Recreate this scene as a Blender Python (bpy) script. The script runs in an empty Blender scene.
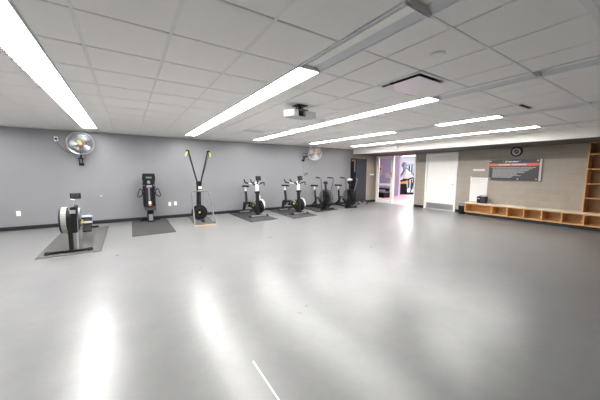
import bpy, math, random
from mathutils import Vector, Matrix
random.seed(7)
PI = math.pi
C = bpy.context.scene.collection

# ------------------------------------------------------------ camera
H_EYE = 1.459
yaw, pitch, roll = 0.573990, -0.105476, 0.005422
fw = Vector((math.sin(yaw)*math.cos(pitch), math.cos(yaw)*math.cos(pitch), math.sin(pitch)))
rt = Vector((math.cos(yaw), -math.sin(yaw), 0)); up = rt.cross(fw)
r2 = rt*math.cos(roll) + up*math.sin(roll); u2 = -rt*math.sin(roll) + up*math.cos(roll)
cam = bpy.data.cameras.new('camera'); cam.sensor_width = 36; cam.lens = 36*267.27/600
cam.clip_start = .05; cam.clip_end = 100
co = bpy.data.objects.new('camera', cam); C.objects.link(co)
M = Matrix((r2, u2, -fw)).transposed().to_4x4(); M.translation = (0, 0, H_EYE)
co.matrix_world = M
bpy.context.scene.camera = co

# ------------------------------------------------------------ world, light levels, exposure
w = bpy.data.worlds.new('world'); bpy.context.scene.world = w; w.use_nodes = True
w.node_tree.nodes['Background'].inputs[0].default_value = (.8, .85, 1, 1)
w.node_tree.nodes['Background'].inputs[1].default_value = .15
vs = bpy.context.scene.view_settings
vs.view_transform = 'Standard'; vs.look = 'None'; vs.gamma = 1; vs.use_curve_mapping = False
vs.exposure = 0.52
LAMP = 25.0          # ceiling lamp diffusers
NEXT_LAMP = 22.0     # lamps of the next room

# ------------------------------------------------------------ materials
def mat(name, col, rough=.5, metal=0, var=.06, scale=8, bump=0, bscale=60, spec=.5, emit=0, trans=0, coat=0, rvar=0):
    m = bpy.data.materials.new(name); m.use_nodes = True
    nt = m.node_tree; b = nt.nodes['Principled BSDF']
    b.inputs['Roughness'].default_value = rough; b.inputs['Metallic'].default_value = metal
    b.inputs['Specular IOR Level'].default_value = spec
    b.inputs['Coat Weight'].default_value = coat
    tc = nt.nodes.new('ShaderNodeTexCoord')
    n = nt.nodes.new('ShaderNodeTexNoise'); n.inputs['Scale'].default_value = scale; n.inputs['Detail'].default_value = 4
    nt.links.new(tc.outputs['Object'], n.inputs['Vector'])
    mr = nt.nodes.new('ShaderNodeMix'); mr.data_type = 'RGBA'
    mr.inputs['A'].default_value = [max(0, c*(1-var)) for c in col]+[1]
    mr.inputs['B'].default_value = [min(1, c*(1+var)) for c in col]+[1]
    nt.links.new(n.outputs['Fac'], mr.inputs['Factor'])
    nt.links.new(mr.outputs['Result'], b.inputs['Base Color'])
    if rvar:
        ma = nt.nodes.new('ShaderNodeMapRange')
        ma.inputs['To Min'].default_value = rough-rvar; ma.inputs['To Max'].default_value = rough+rvar
        nt.links.new(n.outputs['Fac'], ma.inputs['Value']); nt.links.new(ma.outputs['Result'], b.inputs['Roughness'])
    if bump:
        n2 = nt.nodes.new('ShaderNodeTexNoise'); n2.inputs['Scale'].default_value = bscale; n2.inputs['Detail'].default_value = 3
        nt.links.new(tc.outputs['Object'], n2.inputs['Vector'])
        bp = nt.nodes.new('ShaderNodeBump'); bp.inputs['Strength'].default_value = bump; bp.inputs['Distance'].default_value = .004
        nt.links.new(n2.outputs['Fac'], bp.inputs['Height']); nt.links.new(bp.outputs['Normal'], b.inputs['Normal'])
    if emit:
        b.inputs['Emission Color'].default_value = (*col, 1); b.inputs['Emission Strength'].default_value = emit
    if trans:
        b.inputs['Transmission Weight'].default_value = trans; b.inputs['IOR'].default_value = 1.1
    return m

wall_grey = mat('grey_wall_paint', (.245, .247, .264), .42, var=.03, scale=2, bump=.15, bscale=180)
ceil_tile = mat('ceiling_tile', (.95, .93, .91), .9, var=.02, scale=25, bump=.3, bscale=300, spec=.1)
grid_m = mat('grid_paint', (.86, .86, .86), .4, var=.03)
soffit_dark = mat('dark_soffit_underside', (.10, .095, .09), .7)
soffit_m = mat('soffit_paint', (.93, .91, .86), .6, var=.02, scale=2)
trim_white = mat('white_frame_paint', (.93, .92, .90), .35, var=.02)
door_white = mat('white_door_paint', (.93, .92, .88), .35, var=.02, scale=2)
black_rub = mat('black_base_rubber', (.012, .012, .014), .45, var=.2)
black_pl = mat('black_plastic', (.009, .009, .010), .55, var=.2, spec=.2)
black_met = mat('black_powder_coat', (.011, .011, .012), .38, var=.15, spec=.3)
grey_pl = mat('mid_grey_plastic', (.22, .23, .25), .4, var=.1)
char_m = mat('charcoal_vinyl', (.038, .040, .05), .6, spec=.3, var=.1, bump=.3, bscale=200)
char2_m = mat('dark_grey_panel', (.14, .14, .155), .5, var=.08)
white_pl = mat('white_plastic', (.88, .88, .86), .4, var=.03)
silver = mat('brushed_silver', (.62, .63, .65), .3, metal=1, var=.1, scale=30)
hoop_m = mat('grey_steel_tube', (.12, .12, .125), .5)
alum = mat('aluminium', (.55, .57, .60), .38, metal=.8, var=.1, scale=20)
mat_rub = mat('rubber_mat', (.058, .057, .056), .85, spec=.2, var=.25, scale=40, bump=.5, bscale=150)
mat_rub2 = mat('lighter_rubber_mat', (.10, .098, .094), .75, spec=.3, var=.2, scale=30, bump=.5, bscale=150)
lime = mat('yellow_green_plastic', (.75, .82, .10), .4)
yellow = mat('yellow_decal', (.85, .70, .04), .4)
orange = mat('orange_plastic', (.95, .36, .05), .4)
purple = mat('purple_plastic', (.20, .08, .50), .4)
blue_grey = mat('blue_grey_pad', (.26, .29, .35), .75, spec=.2)
proj_m = mat('light_grey_casing', (.60, .60, .61), .5)
rail_grey = mat('satin_grey_rail', (.26, .27, .30), .6, spec=.3)
band_grey = mat('pale_grey_mesh', (.42, .41, .39), .5)
teal_screen = mat('greenish_lcd', (.12, .17, .15), .3)
dim_screen = mat('dark_lcd_screen', (.05, .06, .06), .2)
screen_m = mat('dim_lcd_screen', (.30, .38, .36), .25)
wood = mat('birch_plywood', (.72, .42, .17), .45, var=.14, scale=6)
wood_in = mat('plywood_inside', (.60, .35, .15), .5, var=.14, scale=6)
bench_top_m = mat('beige_laminate', (.72, .63, .52), .45, var=.04)
cab_back = mat('birch_back_panel', (.42, .27, .15), .55, var=.12, scale=5)
board_m = mat('charcoal_sign', (.055, .052, .055), .35, var=.04)
teal_m = mat('dark_teal_line', (.01, .07, .10), .4)
band_m = mat('orange_red_band', (.85, .16, .06), .4, var=.03)
print_white = mat('white_print', (.75, .75, .75), .5, var=.02)
print_grey = mat('grey_print', (.50, .50, .51), .5, var=.02)
acryl = mat('clear_edge_backing', (.62, .62, .58), .3, var=.02)
paper = mat('white_paper', (.83, .82, .80), .6, var=.02)
pink_print = mat('pink_print', (.75, .50, .46), .6)
red_print = mat('red_print', (.75, .08, .06), .5)
steel = mat('kick_plate_steel', (.50, .50, .50), .35, metal=.85, var=.06, scale=20)
lav = mat('lavender_wall', (.53, .57, .76), .6, var=.03, scale=2)
room_w = mat('next_room_white', (.93, .93, .94), .6, var=.02, scale=2)
room_b = mat('next_room_blue_grey', (.30, .34, .46), .6, var=.3, scale=3)
dial_m = mat('clock_dial', (.66, .68, .66), .35, var=.05)
dial_in = mat('clock_dial_centre', (.06, .07, .09), .35)
lens_m = mat('dark_glass', (.01, .01, .012), .08)
cord_m = mat('grey_cord', (.06, .06, .06), .5)
cord_l = mat('light_cord', (.30, .30, .30), .5)
pink_pl = mat('pale_lavender_plate', (.95, .89, .95), .35, var=.02)
pink_refl = mat('painted_pink_reflection', (.93, .70, .78), .4, var=.05, scale=5)
glassm = mat('clear_glass', (.93, .94, .96), .02, trans=1, var=.0)
lamp_m = mat('lit_diffuser', (1, .985, .96), .4, var=0, emit=LAMP)
lampoff = mat('unlit_lens', (.95, .94, .90), .3, var=.02)
next_lamp = mat('next_room_lit_panel', (1, .98, .97), .4, var=0, emit=NEXT_LAMP)
trough_m = mat('luminaire_reflector', (.74, .75, .77), .35, var=.03)
skirt = mat('platform_plywood_edge', (.50, .38, .25), .55, var=.1)

def floor_material():
    m = bpy.data.materials.new('grey_sports_floor'); m.use_nodes = True
    nt = m.node_tree; L = nt.links; b = nt.nodes['Principled BSDF']
    tc = nt.nodes.new('ShaderNodeTexCoord')
    def noise(s, d, rough=.5):
        n = nt.nodes.new('ShaderNodeTexNoise'); n.inputs['Scale'].default_value = s; n.inputs['Detail'].default_value = d
        n.inputs['Roughness'].default_value = rough
        L.new(tc.outputs['Object'], n.inputs['Vector']); return n
    n1 = noise(1.6, 8, .65); n2 = noise(14, 5, .6)
    cr = nt.nodes.new('ShaderNodeValToRGB')
    cr.color_ramp.elements[0].position = .3; cr.color_ramp.elements[0].color = (.185, .187, .191, 1)
    cr.color_ramp.elements[1].position = .7; cr.color_ramp.elements[1].color = (.235, .234, .232, 1)
    L.new(n1.outputs['Fac'], cr.inputs['Fac'])
    mx = nt.nodes.new('ShaderNodeMix'); mx.data_type = 'RGBA'; mx.blend_type = 'MULTIPLY'; mx.inputs['Factor'].default_value = .16
    L.new(cr.outputs['Color'], mx.inputs['A']); L.new(n2.outputs['Color'], mx.inputs['B'])
    L.new(mx.outputs['Result'], b.inputs['Base Color'])
    mr = nt.nodes.new('ShaderNodeMapRange'); mr.inputs['To Min'].default_value = .24; mr.inputs['To Max'].default_value = .35
    L.new(n1.outputs['Fac'], mr.inputs['Value']); L.new(mr.outputs['Result'], b.inputs['Roughness'])
    b.inputs['Specular IOR Level'].default_value = .62
    bp = nt.nodes.new('ShaderNodeBump'); bp.inputs['Strength'].default_value = .12; bp.inputs['Distance'].default_value = .01
    L.new(n2.outputs['Fac'], bp.inputs['Height']); L.new(bp.outputs['Normal'], b.inputs['Normal'])
    return m
def block_material(name, axis, c1, c2, cm, bw=.42, bh=.205):
    m = bpy.data.materials.new(name); m.use_nodes = True
    nt = m.node_tree; L = nt.links; b = nt.nodes['Principled BSDF']
    tc = nt.nodes.new('ShaderNodeTexCoord'); sp = nt.nodes.new('ShaderNodeSeparateXYZ'); cb = nt.nodes.new('ShaderNodeCombineXYZ')
    L.new(tc.outputs['Object'], sp.inputs[0]); L.new(sp.outputs[axis], cb.inputs[0]); L.new(sp.outputs[2], cb.inputs[1])
    br = nt.nodes.new('ShaderNodeTexBrick')
    br.inputs['Color1'].default_value = (*c1, 1); br.inputs['Color2'].default_value = (*c2, 1); br.inputs['Mortar'].default_value = (*cm, 1)
    br.inputs['Scale'].default_value = 1; br.inputs['Brick Width'].default_value = bw; br.inputs['Row Height'].default_value = bh
    br.inputs['Mortar Size'].default_value = .007; br.inputs['Mortar Smooth'].default_value = .6
    L.new(cb.outputs[0], br.inputs['Vector']); L.new(br.outputs['Color'], b.inputs['Base Color'])
    bp = nt.nodes.new('ShaderNodeBump'); bp.inputs['Strength'].default_value = .5; bp.inputs['Distance'].default_value = .004; bp.invert = True
    L.new(br.outputs['Fac'], bp.inputs['Height']); L.new(bp.outputs['Normal'], b.inputs['Normal'])
    b.inputs['Roughness'].default_value = .5
    return m
floor_m = floor_material()
block_r = block_material('taupe_block', 1, (.375, .33, .278), (.352, .308, .26), (.41, .368, .318))
block_b = block_material('taupe_block_back', 0, (.375, .33, .278), (.352, .308, .26), (.41, .368, .318))
grey_floor2 = mat('pale_grey_rubber', (.62, .63, .68), .6)
red_floor = mat('red_rubber_floor', (.84, .36, .41), .45, var=.25, scale=6)

# ------------------------------------------------------------ mesh builder
def basis(d):
    d = d.normalized(); a = Vector((0, 0, 1)) if abs(d.z) < .95 else Vector((1, 0, 0))
    u = d.cross(a).normalized(); return u, d.cross(u).normalized()
class MB:
    def __init__(s): s.v = []; s.f = []; s.mi = []; s.sm = []; s.cur = 0; s.mats = []
    def face(s, idx, sm=False): s.f.append(idx); s.mi.append(s.cur); s.sm.append(sm)
    def use(s, i): s.cur = i; return s
    def box(s, c, size, rot=(0, 0, 0)):
        R = Matrix.Rotation(rot[2], 3, 'Z') @ Matrix.Rotation(rot[1], 3, 'Y') @ Matrix.Rotation(rot[0], 3, 'X')
        b = len(s.v); c = Vector(c)
        for i in (-.5, .5):
            for j in (-.5, .5):
                for k in (-.5, .5): s.v.append(c + R @ Vector((i*size[0], j*size[1], k*size[2])))
        for q in ((0, 1, 3, 2), (4, 6, 7, 5), (0, 4, 5, 1), (2, 3, 7, 6), (0, 2, 6, 4), (1, 5, 7, 3)): s.face([b+t for t in q])
        return s
    def bb(s, x0, x1, y0, y1, z0, z1): return s.box(((x0+x1)/2, (y0+y1)/2, (z0+z1)/2), (x1-x0, y1-y0, z1-z0))
    def bar(s, p0, p1, wd, ht=None, upv=None):        # rectangular bar between two points
        p0 = Vector(p0); p1 = Vector(p1); ht = ht or wd; d = (p1-p0).normalized()
        if upv: u = Vector(upv); u = (u-d*u.dot(d)).normalized(); v = d.cross(u)
        else: u, v = basis(d)
        b = len(s.v)
        for p in (p0, p1):
            for a, c in ((-1, -1), (1, -1), (1, 1), (-1, 1)): s.v.append(p+u*a*ht/2+v*c*wd/2)
        s.face([b+3, b+2, b+1, b]); s.face([b+4, b+5, b+6, b+7])
        for i in range(4): j = (i+1) % 4; s.face([b+i, b+j, b+4+j, b+4+i])
        return s
    def tube(s, pts, r, n=10, closed=False, cap=True):
        P = [Vector(p) for p in pts]; N = len(P); rr = r if isinstance(r, (list, tuple)) else [r]*N
        b = len(s.v); u = None
        for i in range(N):
            if closed: t = (P[(i+1) % N]-P[i-1]).normalized()
            else: t = (P[min(i+1, N-1)]-P[max(i-1, 0)]).normalized()
            if u is None: u, _ = basis(t)
            else: u = (u-t*u.dot(t)).normalized()
            v = t.cross(u)
            for k in range(n): a = 2*PI*k/n; s.v.append(P[i]+(u*math.cos(a)+v*math.sin(a))*rr[i])
        for i in range(N if closed else N-1):
            j = (i+1) % N
            for k in range(n):
                l = (k+1) % n; s.face([b+i*n+k, b+i*n+l, b+j*n+l, b+j*n+k], True)
        if cap and not closed:
            s.face([b+k for k in reversed(range(n))]); s.face([b+(N-1)*n+k for k in range(n)])
        return s
    def cyl(s, p0, p1, r, n=20): return s.tube([p0, p1], r, n)
    def ring(s, c, axis, R, r, n=32, m=8):
        u, v = basis(Vector(axis)); c = Vector(c)
        return s.tube([c+(u*math.cos(2*PI*k/n)+v*math.sin(2*PI*k/n))*R for k in range(n)], r, m, closed=True)
    def lathe(s, c, axis, prof, n=32):                # prof = [(radius, height)]
        d = Vector(axis).normalized(); u, v = basis(d); c = Vector(c); b = len(s.v); m = len(prof)
        for k in range(n):
            a = 2*PI*k/n
            for (R, h) in prof: s.v.append(c+d*h+(u*math.cos(a)+v*math.sin(a))*R)
        for k in range(n):
            l = (k+1) % n
            for i in range(m-1): s.face([b+k*m+i, b+k*m+i+1, b+l*m+i+1, b+l*m+i], True)
        if prof[0][0] > 1e-4: s.face([b+k*m for k in range(n)])
        if prof[-1][0] > 1e-4: s.face([b+k*m+m-1 for k in reversed(range(n))])
        return s
    def prism(s, poly, axis, a0, a1):                 # poly in the two other axes, in order
        b = len(s.v); n = len(poly)
        for a in (a0, a1):
            for (p, q) in poly:
                s.v.append(Vector({'x': (a, p, q), 'y': (p, a, q), 'z': (p, q, a)}[axis]))
        s.face([b+i for i in reversed(range(n))]); s.face([b+n+i for i in range(n)])
        for i in range(n): j = (i+1) % n; s.face([b+i, b+j, b+n+j, b+n+i])
        return s
def obj(name, mb, m, parent=None, bevel=0, loc=None):
    me = bpy.data.meshes.new(name); me.from_pydata([tuple(v) for v in mb.v], [], mb.f)
    ms = m if isinstance(m, (list, tuple)) else [m]
    for x in ms: me.materials.append(x)
    me.polygons.foreach_set('material_index', mb.mi); me.polygons.foreach_set('use_smooth', mb.sm)
    me.update()
    import bmesh
    bm = bmesh.new(); bm.from_mesh(me); bmesh.ops.recalc_face_normals(bm, faces=bm.faces)
    for e in bm.edges:
        if len(e.link_faces) == 2 and e.calc_face_angle(0) > .6: e.smooth = False
    bm.to_mesh(me); bm.free()
    o = bpy.data.objects.new(name, me); C.objects.link(o)
    if parent: o.parent = parent
    if loc: o.location = loc
    if bevel:
        bv = o.modifiers.new('bevel', 'BEVEL'); bv.width = bevel; bv.segments = 2; bv.limit_method = 'ANGLE'; bv.angle_limit = .8
    return o
def struct(name, mb, m, parent=None, bevel=0):
    o = obj(name, mb, m, parent, bevel)
    if not parent: o['kind'] = 'structure'
    return o
def thing(name, label, cat, loc=(0, 0, 0), rotz=0, group=None):
    o = bpy.data.objects.new(name, None); C.objects.link(o); o.location = loc; o.rotation_euler = (0, 0, rotz)
    o.empty_display_size = .1
    return tag(o, label, cat, group)
def tag(o, label, cat, group=None):
    o['label'] = label; o['category'] = cat
    if group: o['group'] = group
    return o
def dup(root, loc, rotz, label, group=None):
    r = root.copy(); C.objects.link(r); r.location = loc; r.rotation_euler = (0, 0, rotz); r['label'] = label
    if group: r['group'] = group
    for ch in list(root.children):
        c = ch.copy(); C.objects.link(c); c.parent = r
        for g in list(ch.children):
            d = g.copy(); C.objects.link(d); d.parent = c
    return r

# ------------------------------------------------------------ setting
XR, YB, XL, YF, HC = 10.25, 9.12, -6.0, -4.0, 2.5
XS, ZS = 8.8, 2.262                                    # soffit face and underside
struct('floor', MB().bb(XL, XR+.1, YF, YB, -.1, 0), floor_m)
m = MB().bb(XL-.15, 8.88, YB, YB+.15, 0, HC+.12).use(1).bb(8.88, XR+.2, YB, YB+.15, 0, HC+.12)
struct('wall_back', m, [wall_grey, block_b])
struct('wall_left', MB().bb(XL-.15, XL, YF, YB, 0, HC+.12), wall_grey)
struct('wall_front', MB().bb(XL-.15, XR+.2, YF-.15, YF, 0, HC+.12), wall_grey)
D1a, D1b, D2a, D2b = 6.88, 8.98, 5.17, 6.42            # door openings along the right wall
DH = 2.215
m = MB()
m.bb(XR, XR+.2, YF, D2a, 0, HC+.12).bb(XR, XR+.2, D2b, D1a, 0, HC+.12).bb(XR, XR+.2, D1b, YB, 0, HC+.12)
m.bb(XR, XR+.2, D2a, D2b, DH, HC+.12).bb(XR, XR+.2, D1a, D1b, DH, HC+.12)
struct('wall_right', m, block_r)
struct('trim_1', MB().bb(XS, XR, YF, YB, ZS, HC+.1), soffit_m)          # soffit along the right wall
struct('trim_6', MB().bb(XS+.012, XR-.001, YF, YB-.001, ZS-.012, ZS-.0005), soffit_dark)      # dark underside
struct('baseboard_back', MB().bb(XL, XR, YB-.012, YB, 0, .095), black_rub)
struct('baseboard_left', MB().bb(XL, XL+.012, YF, YB-.012, 0, .095), black_rub)
m = MB()
for a, b in ((YF, D2a-.01), (D2b+.01, D1a-.01), (D1b+.01, YB-.012)): m.bb(XR-.012, XR, a, b, 0, .10)
struct('baseboard_right', m, black_rub)

# ceiling: tiles and grid
XE = [-6.0, -5.45, -4.87, -4.3, -3.73, ('L', -3.15, -2.86), -2.57, -1.99, -1.40, ('L', -.85, -.55), -.245, .34, .92,
      ('L', 1.49, 1.77), 2.04, 2.605, 3.17, ('L', 3.58, 3.86), 4.14, 4.70, 5.26, ('L', 5.74, 6.02), 6.30, 6.87, 7.43,
      ('L', 7.72, 8.0), 8.28, 8.8]
cells = []; xs = []; prev = None
for e in XE:
    if isinstance(e, tuple):
        cells.append((prev, e[1], 'T')); cells.append((e[1], e[2], 'L')); xs += [e[1], e[2]]; prev = e[2]
    else:
        if prev is not None: cells.append((prev, e, 'T'))
        xs.append(e); prev = e
Y0, T = 2.353, .61
rows = [Y0+T*k for k in range(-3, 12)]
rows[-1] = YB
ys = [YF, -3.137, -2.527, -1.917, -1.307, -.697, -.087] + rows
YEND = Y0+10*T
m = MB().use(0)
DIF = (2.605, 3.17, Y0-T, Y0)
VENTS = []
for (a, b, k) in cells:
    for y0, y1 in zip(ys[:-1], ys[1:]):
        if k == 'L' and y1 <= YEND+.01: continue
        if abs(a-DIF[0]) < .01 and abs(y0-DIF[2]) < .02: continue
        g = .008; i = len(m.v)
        # tegular tile: face at HC, edge stepped up
        x0, x1, q0, q1 = a+g, b-g, y0+g, y1-g; s = .006
        for (X0, X1, Q0, Q1, z) in ((x0, x1, q0, q1, HC+.03), (x0, x1, q0, q1, HC+.004), (x0+s, x1-s, q0+s, q1-s, HC)):
            m.v += [Vector((X0, Q0, z)), Vector((X1, Q0, z)), Vector((X1, Q1, z)), Vector((X0, Q1, z))]
        for l in (0, 4):
            for t in range(4): u = (t+1) % 4; m.face([i+l+t, i+l+u, i+l+4+u, i+l+4+t])
        m.face([i+8, i+9, i+10, i+11])
struct('ceiling', m, ceil_tile)
struct('trim_2', MB().bb(XL, XS, YF, YB, HC+.115, HC+.16), ceil_tile)      # deck over the tiles
m = MB()
flush = (-.245, .34, .92, -1.40, -1.99)
for x in xs:
    wid = .020 if x in flush else .02
    m.bb(x-wid/2, x+wid/2, YF, YB, HC+.0005 if x in flush else HC+.018, HC+.03)
runs = [(a, b, k) for (a, b, k) in cells if k == 'T']
for y in ys[1:-1]:
    for (a, b, k) in runs: m.bb(a, b, y-.010, y+.010, HC+.018, HC+.031)
struct('trim_3', m, grid_m)
# heavier cross tees cut at the luminaires
m = MB()
for y, wd in ((Y0-2*T, .022), (Y0-3*T, .045)):
    m.bb(XL, XS, y-wd/2, y+wd/2, HC-.004, HC+.03)
struct('trim_4', m, grid_m)
struct('trim_5', MB().bb(XL, XS, YB-.022, YB, HC-.02, HC+.003), grid_m)     # wall angle along the back wall

def luminaire(x0, x1, y0, y1, lit, label, group):
    t = thing('linear_ceiling_light', label, 'ceiling light', ((x0+x1)/2, (y0+y1)/2, HC), 0, group)
    a, b, L = x0-(x0+x1)/2, x1-(x0+x1)/2, (y1-y0)/2
    f = MB()
    f.bb(a+.002, a+.014, -L+.002, L-.002, -.004, .07).bb(b-.014, b-.002, -L+.002, L-.002, -.004, .07)
    f.bb(a+.002, b-.002, -L+.002, -L+.014, -.004, .07).bb(a+.002, b-.002, L-.014, L-.002, -.004, .07)
    f.bb(a+.002, b-.002, -L+.002, L-.002, .07, .08)
    obj('frame', f, grid_m, t)
    n = max(1, round((y1-y0)/1.22)) if lit else 1; seg = (2*L-.03)/n
    for k in range(n):
        p0, p1 = -L+.015+k*seg+(.012 if k else 0), -L+.015+(k+1)*seg-(.012 if k < n-1 else 0)
        if lit: obj('diffuser', MB().bb(a+.015, b-.015, p0, p1, .002, .010), lamp_m, t)
        else:
            r = MB().prism([(a+.016, .004), (-.045, .045), (-.045, .05), (a+.016, .012)], 'y', p0, p1)
            r.prism([(b-.016, .004), (b-.016, .012), (.045, .05), (.045, .045)], 'y', p0, p1)
            obj('reflector', r, trough_m, t)
            obj('lens', MB().bb(-.044, .044, p0, p1, .030, .046), lampoff, t)
    return t
YL = Y0-.10
GL, GU = 'lit linear ceiling lights', 'unlit linear ceiling lights'
luminaire(-3.15, -2.86, YL, YEND, True, 'lit linear ceiling light beyond the left edge of the frame', GL)
luminaire(-.85, -.55, YL, YEND, True, 'widest glowing linear ceiling light, running from the top left corner towards the wall fan', GL)
luminaire(1.49, 1.77, Y0, YEND, True, 'glowing linear ceiling light ending at an unlit trough, left of the projector', GL)
luminaire(3.58, 3.86, YL, YEND, True, 'long glowing linear ceiling light just right of and beyond the projector', GL)
luminaire(5.74, 6.02, Y0+4*T-.16, 8.3, True, 'short glowing ceiling light between the long one and the one by the soffit', GL)
luminaire(5.74, 6.02, YL, Y0+2*T-.1, True, 'shortest glowing ceiling light, between the slot vent and the square diffuser', GL)
luminaire(7.72, 8.0, YL, 8.2, True, 'glowing linear ceiling light closest to and parallel with the cream soffit', GL)
luminaire(1.49, 1.77, Y0-2*T, Y0, False, 'unlit linear ceiling light trough continuing the lit one left of the projector', GU)
luminaire(-3.15, -2.86, YF+.4, YL, False, 'unlit linear ceiling light behind the camera at the far left', GU)
luminaire(-.85, -.55, YF+.4, YL, False, 'unlit linear ceiling light behind the camera, continuing the widest glowing one', GU)
luminaire(1.49, 1.77, YF+.4, Y0-2*T, False, 'unlit linear ceiling light cut off by the top edge of the picture', GU)
luminaire(3.58, 3.86, Y0-2*T, YL, False, 'unlit linear ceiling light slot right of the round smoke detector', GU)
luminaire(3.58, 3.86, YF+.4, Y0-2*T, False, 'unlit linear ceiling light slot meeting the right edge of the picture', GU)
luminaire(5.74, 6.02, Y0+2*T-.1, Y0+4*T-.16, False, 'unlit gap fixture between the short and the shortest glowing ceiling lights', GU)
luminaire(5.74, 6.02, YF+.4, YL, False, 'unlit linear ceiling light slot beside the black-ended slot vent', GU)
luminaire(7.72, 8.0, YF+.4, YL, False, 'unlit linear ceiling light slot beside the soffit above the cubby shelves', GU)

# door 1: glazed panel and open doorway
d = struct('door_1', MB().bb(XR-.03, XR+.14, D1b-.05, D1b, 0, DH).bb(XR-.03, XR+.14, D1a, D1a+.035, 0, DH)
           .bb(XR-.03, XR+.14, D1a+.035, D1b-.05, DH-.04, DH).bb(XR-.03, XR+.10, 8.0, 8.12, 0, DH-.04), trim_white, bevel=.004)
m = MB().bb(XR, XR+.06, 8.12, D1b-.05, 0, .15).bb(XR, XR+.06, 8.12, D1b-.05, DH-.10, DH-.04)
m.bb(XR, XR+.06, 8.12, 8.15, .15, DH-.10).bb(XR, XR+.06, 8.86, 8.93, .15, DH-.10).bb(XR, XR+.06, 8.15, 8.86, .83, .92)
obj('sidelight_frame', m, trim_white, d, .003)
obj('glass_pane', MB().bb(XR+.025, XR+.033, 8.15, 8.86, .15, DH-.10), glassm, d)
obj('door_handle', MB().tube([(XR-.03, 8.06, 1.25), (XR-.07, 8.06, 1.25), (XR-.07, 8.06, 1.45), (XR-.03, 8.06, 1.45)], .009), black_met, d)
# door 2
d = struct('door_2', MB().bb(XR-.03, XR+.14, D2b-.07, D2b, 0, DH).bb(XR-.03, XR+.14, D2a, D2a+.06, 0, DH)
           .bb(XR-.03, XR+.14, D2a+.06, D2b-.07, DH-.06, DH), trim_white, bevel=.004)
leaf = obj('door_leaf', MB().bb(XR+.01, XR+.055, D2a+.065, D2b-.075, .012, DH-.065), door_white, d, .003)
obj('kick_plate', MB().bb(XR+.005, XR+.0095, D2a+.085, D2b-.095, .03, .25), steel, leaf)
m = MB().lathe((XR+.01, D2a+.13, 1.0), (-1, 0, 0), [(.028, 0), (.028, .01), (.014, .014), (.012, .05)], 16)
m.tube([(XR-.036, D2a+.13, 1.0), (XR-.04, D2a+.25, 1.0)], .009)
obj('door_handle', m, silver, leaf)
obj('lock_cylinder', MB().lathe((XR+.01, D2a+.13, 1.1), (-1, 0, 0), [(.02, 0), (.018, .012), (0.001, .014)], 14), silver, leaf)

# ---- the next room, seen through the door
NX = XR+.2
struct('floor_next_room', MB().bb(XR+.1, 15.0, 2, 20, -.1, 0).use(1).bb(15.0, 24, 2, 20, -.1, 0), [red_floor, grey_floor2])
struct('ceiling_next_room', MB().bb(NX, 24, 2, 20, 3.0, 3.1), room_w)
struct('wall_next_left', MB().bb(NX, 14.0, 20, 20.1, 0, 3.0), lav)
struct('wall_next_lavender', MB().bb(14.0, 14.15, 10.5, 20, 0, 3.0), lav)
struct('wall_next_right', MB().bb(24, 24.1, 2, 20, 0, 3.0), room_w)
struct('wall_next_near', MB().bb(NX, 24, 1.9, 2, 0, 3.0), room_w)
struct('wall_next_far', MB().bb(14.15, 24, 20, 20.1, 0, 3.0), room_w)
for i, (x, y) in enumerate(((11.4, 8), (13.0, 6), (16.5, 10.5), (18.5, 13.0), (20.5, 10), (21.5, 15.5))):  # last lamp is unseen, added to brighten the far wall
    t = thing('ceiling_panel_light', ['panel light just inside the next room', 'panel light over the red floor near the door', 'panel light above the exercise machine next door',
        'panel light deepest in the next room', 'panel light right of the machine next door', 'added panel light brightening the far corner of the next room'][i], 'ceiling light', (x, y, 3.0), 0, 'panel lights in the next room')
    obj('frame', MB().bb(-.62, .62, -.62, .62, -.03, 0), trim_white, t)
    obj('diffuser', MB().bb(-.58, .58, -.58, .58, -.04, -.031), next_lamp, t)

# ------------------------------------------------------------ ceiling fittings
t = thing('ceiling_diffuser', 'square air diffuser with dark gap and pale lavender plate, left of the smoke detector', 'air vent', ((DIF[0]+DIF[1])/2, (DIF[2]+DIF[3])/2, HC))
m = MB(); a, b = .279, .302
for s in (-1, 1):
    m.bb(-a, a, s*b-.012 if s > 0 else -b-.0, b if s > 0 else -b+.03, -.004, .012) if False else None
m.bb(-a, a, -b, -b+.04, -.004, .01).bb(-a, a, b-.04, b, -.004, .01).bb(-a, -a+.04, -b+.04, b-.04, -.004, .01).bb(a-.04, a, -b+.04, b-.04, -.004, .01)
obj('frame', m, grid_m, t)
obj('neck', MB().bb(-a+.04, a-.04, -b+.04, b-.04, .05, .06), black_pl, t)
p = obj('plate', MB().bb(-.222, .222, -.243, .243, -.026, -.020), pink_pl, t, .002)
obj('pink_reflection', MB().prism([(-.21, .08), (-.06, .2), (.0, .232), (-.2, .232)], 'z', -.0275, -.0262), pink_refl, p)  # pink reflection painted onto the plate as a thin patch
obj('hanger', MB().cyl((0, 0, -.020), (0, 0, .05), .02), black_pl, t)

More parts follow.
